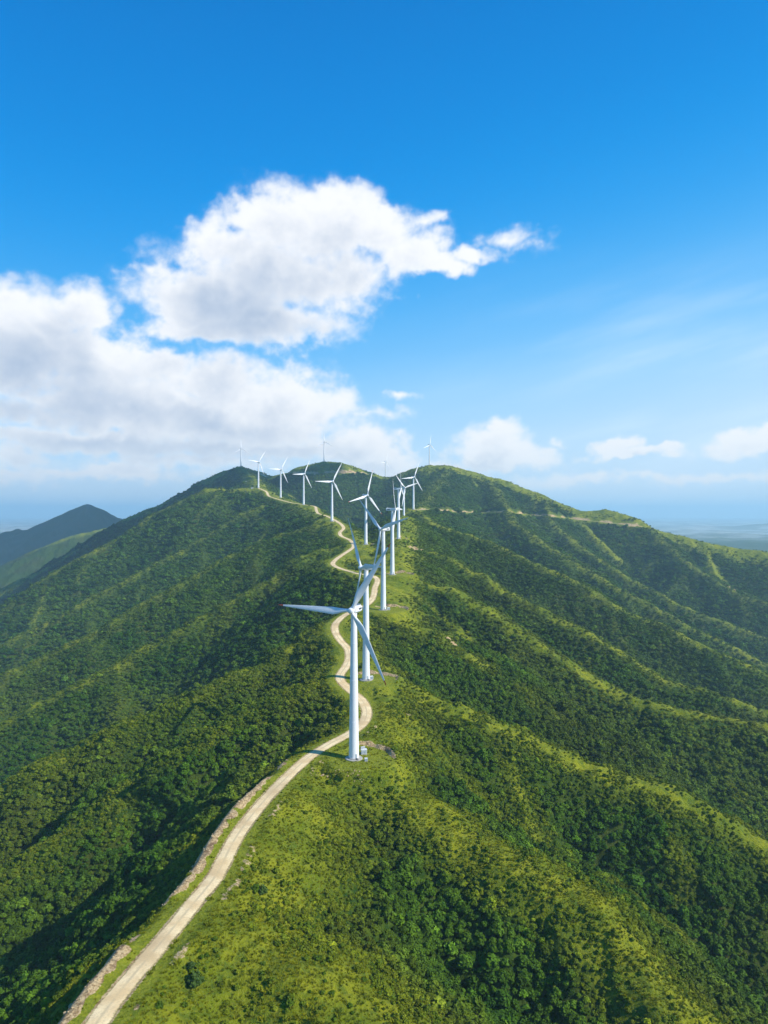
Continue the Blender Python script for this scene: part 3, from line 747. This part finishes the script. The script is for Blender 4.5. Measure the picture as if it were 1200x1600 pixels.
# shrubs among the grass
X, Y, r = cand(1.7, 100, 700, 9); z, g, soil, op = terrain(X, Y)
gf = g + .45*fbm(X/45, Y/45, 3, 70) + .25*gnoise(X/9, Y/9, 71)
dens = np.clip(.32-.5*op + .9*gnoise(X/14, Y/14, 81), 0, .9)
crn = bil(CR, X, Y)
dens = np.where(gf > .45, dens, .75)
keep = ((gf > .38) | (crn > .3)) & (r.random(len(X)) < dens*sstep(1.5, .5, g)) & (op < .5) & (soil < .3)
X, Y, z, g = X[keep], Y[keep], z[keep], g[keep]
s = .85*np.exp(.30*r.standard_normal(len(X))); t = np.clip(.5+.8*gnoise(X/25, Y/25, 82)+.25*r.standard_normal(len(X)), 0, 1)
c_ = lerp((.065,.115,.007), (.165,.20,.012), t)
scatter('shrubs', X, Y, z-.05, np.stack([s, s, s], 1), c_, shrub_col, 5, 'low green shrubs scattered over the grassy ridge crest', 'shrubs')
print('shrubs', len(X))
X, Y, r = cand(1.15, 100, 460, 10); z, g, soil, op = terrain(X, Y)
gf = g + .3*fbm(X/45, Y/45, 3, 70)
Dr, _, _ = poly_near(X, Y, MR, 12)
keep = (gf > .42) & (r.random(len(X)) < .75 - .55*sstep(1.2, 1.5, g)) & (Dr > 3.7) & (soil < .45)
X, Y, z, Dr = X[keep], Y[keep], z[keep], Dr[keep]
for (cx, cy, cz, r_, tx) in PADS[:3]:
    k = np.hypot(X-tx, Y-cy) > 5.2; X, Y, z = X[k], Y[k], z[k]
s = .42*np.exp(.35*r.standard_normal(len(X))); t = np.clip(.5+.9*fbm(X/18, Y/18, 2, 83)+.2*r.standard_normal(len(X)), 0, 1)
c_ = lerp((.13,.17,.007), (.275,.28,.012), t)
scatter('grass', X, Y, z, np.stack([s*1.3, s*1.3, s], 1), c_, grass_col, 3, 'yellow green grass tufts along the ridge top and road verges', 'grass')
print('tufts', len(X), round(time.time()-T0, 1))
for k_, (px, py, d, rad_, lb) in enumerate(((306,1517,207,2.6,'round dark green bush on the grassy slope right of the lower road'), (410,1368,258,2.0,'low dark bush beside the bank right of the road, higher up the slope'), (298,1500,211,1.4,'small bush just above the round dark bush on the grassy slope'))):
    x, y, _ = P(px, py, d); ob = crown_mesh('bush', 300+k_, 6, 300, .17, .8); ob.name = 'bush'; col.objects.link(ob)
    ob.data.materials[0] = M_BUSH; ob.location = (x, y, float(terrain(np.array([x]), np.array([y]))[0][0])-.1); ob.scale = (rad_,)*3; ob['label'] = lb; ob['category'] = 'bush'
# rubble stones along the road banks and pad edge: uncountable
X, Y, r = cand(1.3, 150, 430, 12, .5); z, g, soil, op = terrain(X, Y)
Dr, _, _ = poly_near(X, Y, MR, 30)
keep = (soil > .5) & (Dr > 5) & (Dr < 26) & (r.random(len(X)) < .26)
# stone revetment below the first pad
px_, py_ = PADS[0][0], PADS[0][1]
X2 = px_-26+30*r.random(80); Y2 = py_-19.5+2.6*r.standard_normal(80)*.5 - .04*(X2-px_)
z2 = terrain(X2, Y2)[0]
X = np.concatenate([X[keep], X2]); Y = np.concatenate([Y[keep], Y2]); z = np.concatenate([z[keep], z2])
V = []; Fq = []; base = 0
ico = bmesh.new(); bmesh.ops.create_icosphere(ico, subdivisions=1, radius=1); iv = np.array([v.co[:] for v in ico.verts]); fi = np.array([[v.index for v in f.verts] for f in ico.faces]); ico.free()
for x, y, zz in zip(X, Y, z):
    sz = float(np.exp(r.normal(-1.3, .42))); A3 = np.linalg.qr(r.standard_normal((3,3)))[0]
    v = (iv*r.uniform(.72, 1.2, (len(iv),1)))@A3*np.array([1,1,.7])*sz + np.array([x, y, zz+sz*.2]); V.append(v); Fq.append(fi+base); base += len(v)
me = mesh_from('rubble', np.concatenate(V), np.zeros((0,4), int), np.concatenate(Fq), False)
me.materials.append(flatmat('tan_rock', (.50,.37,.20), .95, .16, .5)); o = bpy.data.objects.new('rubble', me); col.objects.link(o)
o['kind'] = 'stuff'; o['label'] = 'tan rubble stones strewn on the banks beside the dirt road'; o['category'] = 'rubble'
print('stones', len(X))

# ---------------------------------------------------------------- haze
bm = bmesh.new(); g = bmesh.ops.create_cube(bm, size=1)['verts']
zb, zt = float(Z.min())-1.5, max(CZ + 330, float(Z.max())+5)
for v in g: v.co = (v.co.x*92000, v.co.y*92000, zb if v.co.z < 0 else zt)
me = bpy.data.meshes.new('haze'); bm.to_mesh(me); bm.free(); hz = bpy.data.objects.new('haze', me); col.objects.link(hz); hz['kind'] = 'stuff'; hz['label'] = 'thin pale blue air filling the valleys between the mountains'; hz['category'] = 'haze'
m = bpy.data.materials.new('haze_air'); m.use_nodes = True; nt = m.node_tree; nt.nodes.clear()
o = nt.nodes.new('ShaderNodeOutputMaterial'); pv = nt.nodes.new('ShaderNodeVolumePrincipled')
pv.inputs['Color'].default_value = (.53,.82,1,1); pv.inputs['Density'].default_value = .000074; pv.inputs['Anisotropy'].default_value = 0.1
m.cycles.homogeneous_volume = True; nt.links.new(pv.outputs[0], o.inputs['Volume']); me.materials.append(m)

# unseen clouds added high to the right of the view to shade the far left mountain and the distant peak
def shade_cloud(spot, alt, half, turn_deg, seed):
    r = random.Random(seed); bm = bmesh.new(); sdv = (math.cos(SUN_EL)*math.cos(SUN_AZ), math.cos(SUN_EL)*math.sin(SUN_AZ), math.sin(SUN_EL))
    k = (alt-spot[2])/sdv[2]; cx, cy = spot[0]+sdv[0]*k, spot[1]+sdv[1]*k
    for n in range(70):
        a = r.uniform(0, 6.283); q_ = math.sqrt(r.random()); u, v = half[0]*q_*math.cos(a), half[1]*q_*math.sin(a); t = math.radians(turn_deg)
        rad_ = r.uniform(.16, .34)*half[1]*(1.25-q_*.7); x, y = u*math.cos(t)-v*math.sin(t), u*math.sin(t)+v*math.cos(t)
        g = bmesh.ops.create_icosphere(bm, subdivisions=3, radius=1)['verts']
        for w_ in g:
            kk = 1 + .16*math.sin(w_.co.x*5+n)*math.sin(w_.co.y*6+2*n) + r.uniform(-.03, .03)
            w_.co = (x+w_.co.x*rad_*kk*1.2, y+w_.co.y*rad_*kk*1.2, w_.co.z*rad_*kk*.75 + (1-q_)*half[1]*.3)
    me = bpy.data.meshes.new('cloud'); bm.to_mesh(me); bm.free()
    for p in me.polygons: p.use_smooth = True
    me.materials.append(M_SHADE_CLOUD); o = bpy.data.objects.new('cloud', me); o.location = (cx, cy, alt); col.objects.link(o); o['kind'] = 'structure'  # added out of view for the shadow it casts
M_SHADE_CLOUD = flatmat('shade_cloud_white', (.9,.9,.9), 1.0, .01, .01)
shade_cloud((-1190, 2800, CZ-120), CZ+2400, (860, 400), 33, 3)
shade_cloud((-2500, 5750, CZ-120), CZ+7800, (1500, 1000), 5, 5)

# ---------------------------------------------------------------- sky with clouds
w = bpy.data.worlds.new('World'); sc.world = w; w.use_nodes = True; nt = w.node_tree; nt.nodes.clear(); q = NB(nt)
out = q.n('ShaderNodeOutputWorld'); bg = q.n('ShaderNodeBackground'); nt.links.new(bg.outputs[0], out.inputs[0])
def sky_nodes(q, dirv):
    """clear air: Nishita sky graded by elevation to the deep polarised blue of the place"""
    sky = q.n('ShaderNodeTexSky', sky_type='NISHITA'); sky.sun_disc = False; sky.sun_elevation = SUN_EL
    sky.sun_rotation = math.radians(90) - SUN_AZ; sky.altitude = 900; sky.air_density = 1.0; sky.dust_density = .3; sky.ozone_density = 2.5
    q.nt.links.new(dirv, sky.inputs[0])
    sx = q.n('ShaderNodeSeparateXYZ'); q.nt.links.new(dirv, sx.inputs[0])
    el = q.math('ARCSINE', sx.outputs[2]); az = q.math('ARCTAN2', sx.outputs[0], sx.outputs[1])
    rp = q.n('ShaderNodeValToRGB'); rp.color_ramp.interpolation = 'B_SPLINE'
    stops = [(-.05,(.60,.74,.88)),(.0,(.62,.77,.91)),(.05,(.53,.73,.91)),(.09,(.41,.67,.92)),(.18,(.15,.50,.90)),(.31,(.010,.32,.80)),(.46,(.0,.228,.67)),(.64,(.0,.165,.54)),(1.0,(.0,.12,.4))]
    e = rp.color_ramp.elements
    while len(e) < len(stops): e.new(.5)
    for x, (p_, c_) in zip(e, stops): x.position = (p_+.1)/1.2; x.color = (*c_, 1)
    elr = q.math('SUBTRACT', el, q.math('MULTIPLY', q.math('MULTIPLY', q.ss(az, -.5, .8), .10), q.ss(el, .0, .2)))
    q.nt.links.new(q.math('DIVIDE', q.math('ADD', elr, .1), 1.2), rp.inputs[0])
    return q.mix(.995, q.vmath('SCALE', sky.outputs[0], .12), rp.outputs[0]), az, el
skyc, az, el = sky_nodes(q, q.n('ShaderNodeTexCoord').outputs['Generated'])
nt.links.new(q.vmath('SCALE', skyc, 1/.12), bg.inputs['Color']); bg.inputs['Strength'].default_value = .12
w.cycles.sampling_method = 'MANUAL'; w.cycles.sample_map_resolution = 512
def AE(px, py):
    x, z = (px-600)/F, (800-py)/F; return math.atan2(x, 1), math.asin(z/math.sqrt(1+x*x+z*z))
CL = [ # px, py, rx, ry, weight
 (440,345,85,52,1),(350,385,60,45,1),(520,362,85,58,1),(440,430,150,60,1),(330,465,105,48,1),(400,505,130,42,1),(350,480,120,50,1),(590,365,75,42,1),(545,335,55,38,.9),(540,440,70,50,.85),(650,395,55,38,.9),(700,412,45,22,.75),(745,395,36,13,.55),(795,368,42,14,.45),(840,382,25,10,.3),(290,510,70,20,.6),(660,340,30,14,.5),(240,430,28,10,.5),
 (10,470,50,22,1),(60,500,110,50,1),(130,480,55,32,1),(40,560,160,75,1),(150,570,110,60,1),(245,570,75,34,1),(200,630,190,62,1),(340,600,110,42,1),(430,625,95,50,1),(500,640,52,34,.9),(370,665,190,42,1),(300,700,190,22,.8),(460,700,130,20,.85),(560,712,70,20,1),(615,718,40,14,.8),(30,640,110,34,.8),
 (760,688,48,23,1),(778,708,72,22,1),(838,710,45,15,.9),(872,692,16,8,.5),(965,695,42,16,.9),(985,709,72,11,.9),(1058,705,28,9,.7),(1160,697,42,20,1),(1196,692,30,18,.95),
 (1090,750,230,11,.5),(880,744,110,13,.48),(690,735,60,14,.5),(40,722,75,22,.75),(110,740,110,13,.62),(190,738,100,14,.6),(20,748,80,12,.6),(300,722,160,16,.6),(615,622,26,10,.36),(560,655,60,10,.35),(615,722,52,20,.9),(560,705,70,30,.95),(130,690,190,22,.9)]
GREY = [(345,470,110,42),(400,520,120,30),(110,520,60,55),(30,560,110,50),(130,600,90,40),(200,705,240,28),(380,712,170,18),(40,640,130,25),(300,650,60,24),(755,724,80,7),(990,722,80,5),(580,730,70,8)]
# cloud deck: optical depth of each direction, then light marched through it towards the sun
ST = .00125
aa_ = np.concatenate([np.linspace(-1.2, -.62, 120)[:-1], np.arange(-.62, .62, ST), np.linspace(.62, 1.2, 120)[1:]])
ee_ = np.concatenate([np.arange(-.012, .64, ST), np.linspace(.64, .95, 50)[1:]])
AZ, EL_ = np.meshgrid(aa_, ee_)
def blobs(items, ax, ex):
    cur = np.full(ax.shape, -9.0); k_ = .12
    for it in items:
        a, e = AE(it[0], it[1]); c0 = AE(it[0]+it[2], it[1]); c1 = AE(it[0], it[1]-it[3]); wt = it[4] if len(it) > 4 else 1
        v = wt*(1 - np.hypot((ax-a)/(abs(c0[0]-a)*1.28), (ex-e)/(abs(c1[1]-e)*1.28)))
        h = np.maximum(k_-np.abs(cur-v), 0)/k_; cur = np.maximum(cur, v) + h*h*h*k_/6
    return cur
wA = .030*fbm(AZ*9, EL_*11, 3, 201) + .009*fbm(AZ*45, EL_*50, 3, 205); wE = .022*fbm(AZ*9+7, EL_*11, 3, 202) + .008*fbm(AZ*45+5, EL_*50, 3, 206)
puff = fbm(AZ*20, EL_*26, 6, 203, gain=.55); bil_ = 1-np.abs(gnoise(AZ*34+3*wA, EL_*42, 210))*1.6
fine = fbm(AZ*70, EL_*80, 5, 211, gain=.6)
fld = blobs(CL, AZ+wA, EL_+wE)
dens = fld + .34*puff + .10*(bil_-.5) + .14*fine
wisp = sstep(-.35, .45, fbm(AZ*7+3, EL_*10, 3, 215))          # where edges fray
dens = dens - .01
cover = sstep(-.02, .42, dens)
cover = np.where(wisp > 0, cover*(1-wisp) + sstep(-.14, .62, dens)*wisp, cover)
od = np.clip(dens+.06, 0, 1.1)*1.25
shade = np.zeros_like(od); n_ = 26
ia = np.arange(len(aa_))[None,:]; ie = np.arange(len(ee_))[:,None]
for k in range(1, n_+1):
    da, de = int(round(k*.9)), int(round(k*2.3))
    jt = np.clip(ie+de, 0, len(ee_)-1); it_ = np.clip(ia+da, 0, len(aa_)-1)
    shade += od[jt, it_]/n_
thick = np.clip(od, 0, 1.3)
g_ = np.clip(blobs(GREY, AZ+wA*1.5, EL_+wE*1.5) + .30*puff + .12*fine + .1, 0, 1)
light = np.exp(-.68*shade*thick) + .16*(bil_-.5)*np.minimum(thick, .5) + .13*fine + .10*puff
light = light*(1-.23*sstep(.0, .8, g_))
light = np.clip(light, 0, 1.1)
NAa, NEe = AZ.shape[1], AZ.shape[0]; RD = 78000.0
V = np.stack([RD*np.sin(AZ)*np.cos(EL_), RD*np.cos(AZ)*np.cos(EL_), RD*np.sin(EL_)+CZ], -1).reshape(-1, 3)
i = np.arange(NEe-1)[:,None]*NAa; j = np.arange(NAa-1)[None,:]
me = mesh_from('sky', V, np.stack([i+j, i+j+1, i+NAa+j+1, i+NAa+j], -1).reshape(-1, 4), np.zeros((0,3), int))
for nm, arr in (('cloud_cover', cover), ('cloud_light', light)):
    a = me.attributes.new(nm, 'FLOAT', 'POINT'); a.data.foreach_set('value', arr.astype(np.float32).ravel())
m = bpy.data.materials.new('sky_dome'); m.use_nodes = True; nt = m.node_tree; nt.nodes.clear(); q = NB(nt)
o = q.n('ShaderNodeOutputMaterial'); em = q.n('ShaderNodeEmission'); nt.links.new(em.outputs[0], o.inputs[0])
dv = q.vmath('NORMALIZE', q.vmath('SUBTRACT', q.n('ShaderNodeNewGeometry').outputs['Position'], (0,0,CZ)))
skyc, az, el = sky_nodes(q, dv)
li = q.attr('cloud_light').outputs['Fac']; cv = q.attr('cloud_cover').outputs['Fac']
cc = q.mix(q.ss(li, .12, .92), (.36,.46,.62), (.90,.91,.93))
cc = q.mix(q.ss(el, .0, .15, .50, 0), cc, (.64,.76,.87))
cvp = q.n('ShaderNodeCombineXYZ'); nt.links.new(az, cvp.inputs[0]); nt.links.new(el, cvp.inputs[1])
rot = q.n('ShaderNodeMapping'); rot.inputs['Rotation'].default_value = (0,0,math.radians(-13)); nt.links.new(cvp.outputs[0], rot.inputs[0])
stn = q.noise(q.vmath('MULTIPLY', rot.outputs[0], (2.2, 13, 1)), 1.5, 5, .5)
streak = q.math('MULTIPLY', q.ss(stn, .40, .78), q.math('MULTIPLY', q.ss(el, .36, .18), q.ss(az, -.05, .40)))
base = q.mix(q.math('MULTIPLY', streak, .42), skyc, (.72,.86,1.0))
nt.links.new(q.mix(q.math('MULTIPLY', cv, .98), base, cc), em.inputs['Color']); em.inputs['Strength'].default_value = 1.0
m.cycles.emission_sampling = 'NONE'
me.materials.append(m); o = bpy.data.objects.new('sky', me); col.objects.link(o); o['kind'] = 'structure'
print('sky', round(time.time()-T0, 1))

# ---------------------------------------------------------------- sun, camera, render
L = bpy.data.lights.new('sun', 'SUN'); L.energy = 5.0; L.angle = math.radians(.5); L.color = (1,.955,.88)
so_ = bpy.data.objects.new('sun', L); col.objects.link(so_)
from mathutils import Vector
sd_ = Vector((math.cos(SUN_EL)*math.cos(SUN_AZ), math.cos(SUN_EL)*math.sin(SUN_AZ), math.sin(SUN_EL)))
so_.rotation_euler = sd_.to_track_quat('Z', 'Y').to_euler(); so_.location = (300, 0, 900)
cam = bpy.data.cameras.new('camera'); co = bpy.data.objects.new('camera', cam); col.objects.link(co); sc.camera = co
co.location = (0, 0, CZ); co.rotation_euler = (math.radians(90), 0, 0)
cam.sensor_fit = 'VERTICAL'; cam.sensor_height = 36; cam.lens = 36*F/1600; cam.clip_start = 1; cam.clip_end = 120000
sc.view_settings.view_transform = 'Standard'; sc.view_settings.look = 'None'; sc.view_settings.exposure = 0.2; sc.view_settings.gamma = 1
sc.cycles.use_denoising = True; sc.cycles.max_bounces = 6; sc.cycles.diffuse_bounces = 2; sc.cycles.glossy_bounces = 1; sc.cycles.volume_bounces = 2
sc.cycles.use_adaptive_sampling = True; sc.cycles.adaptive_threshold = .02
print('done', round(time.time()-T0, 1))
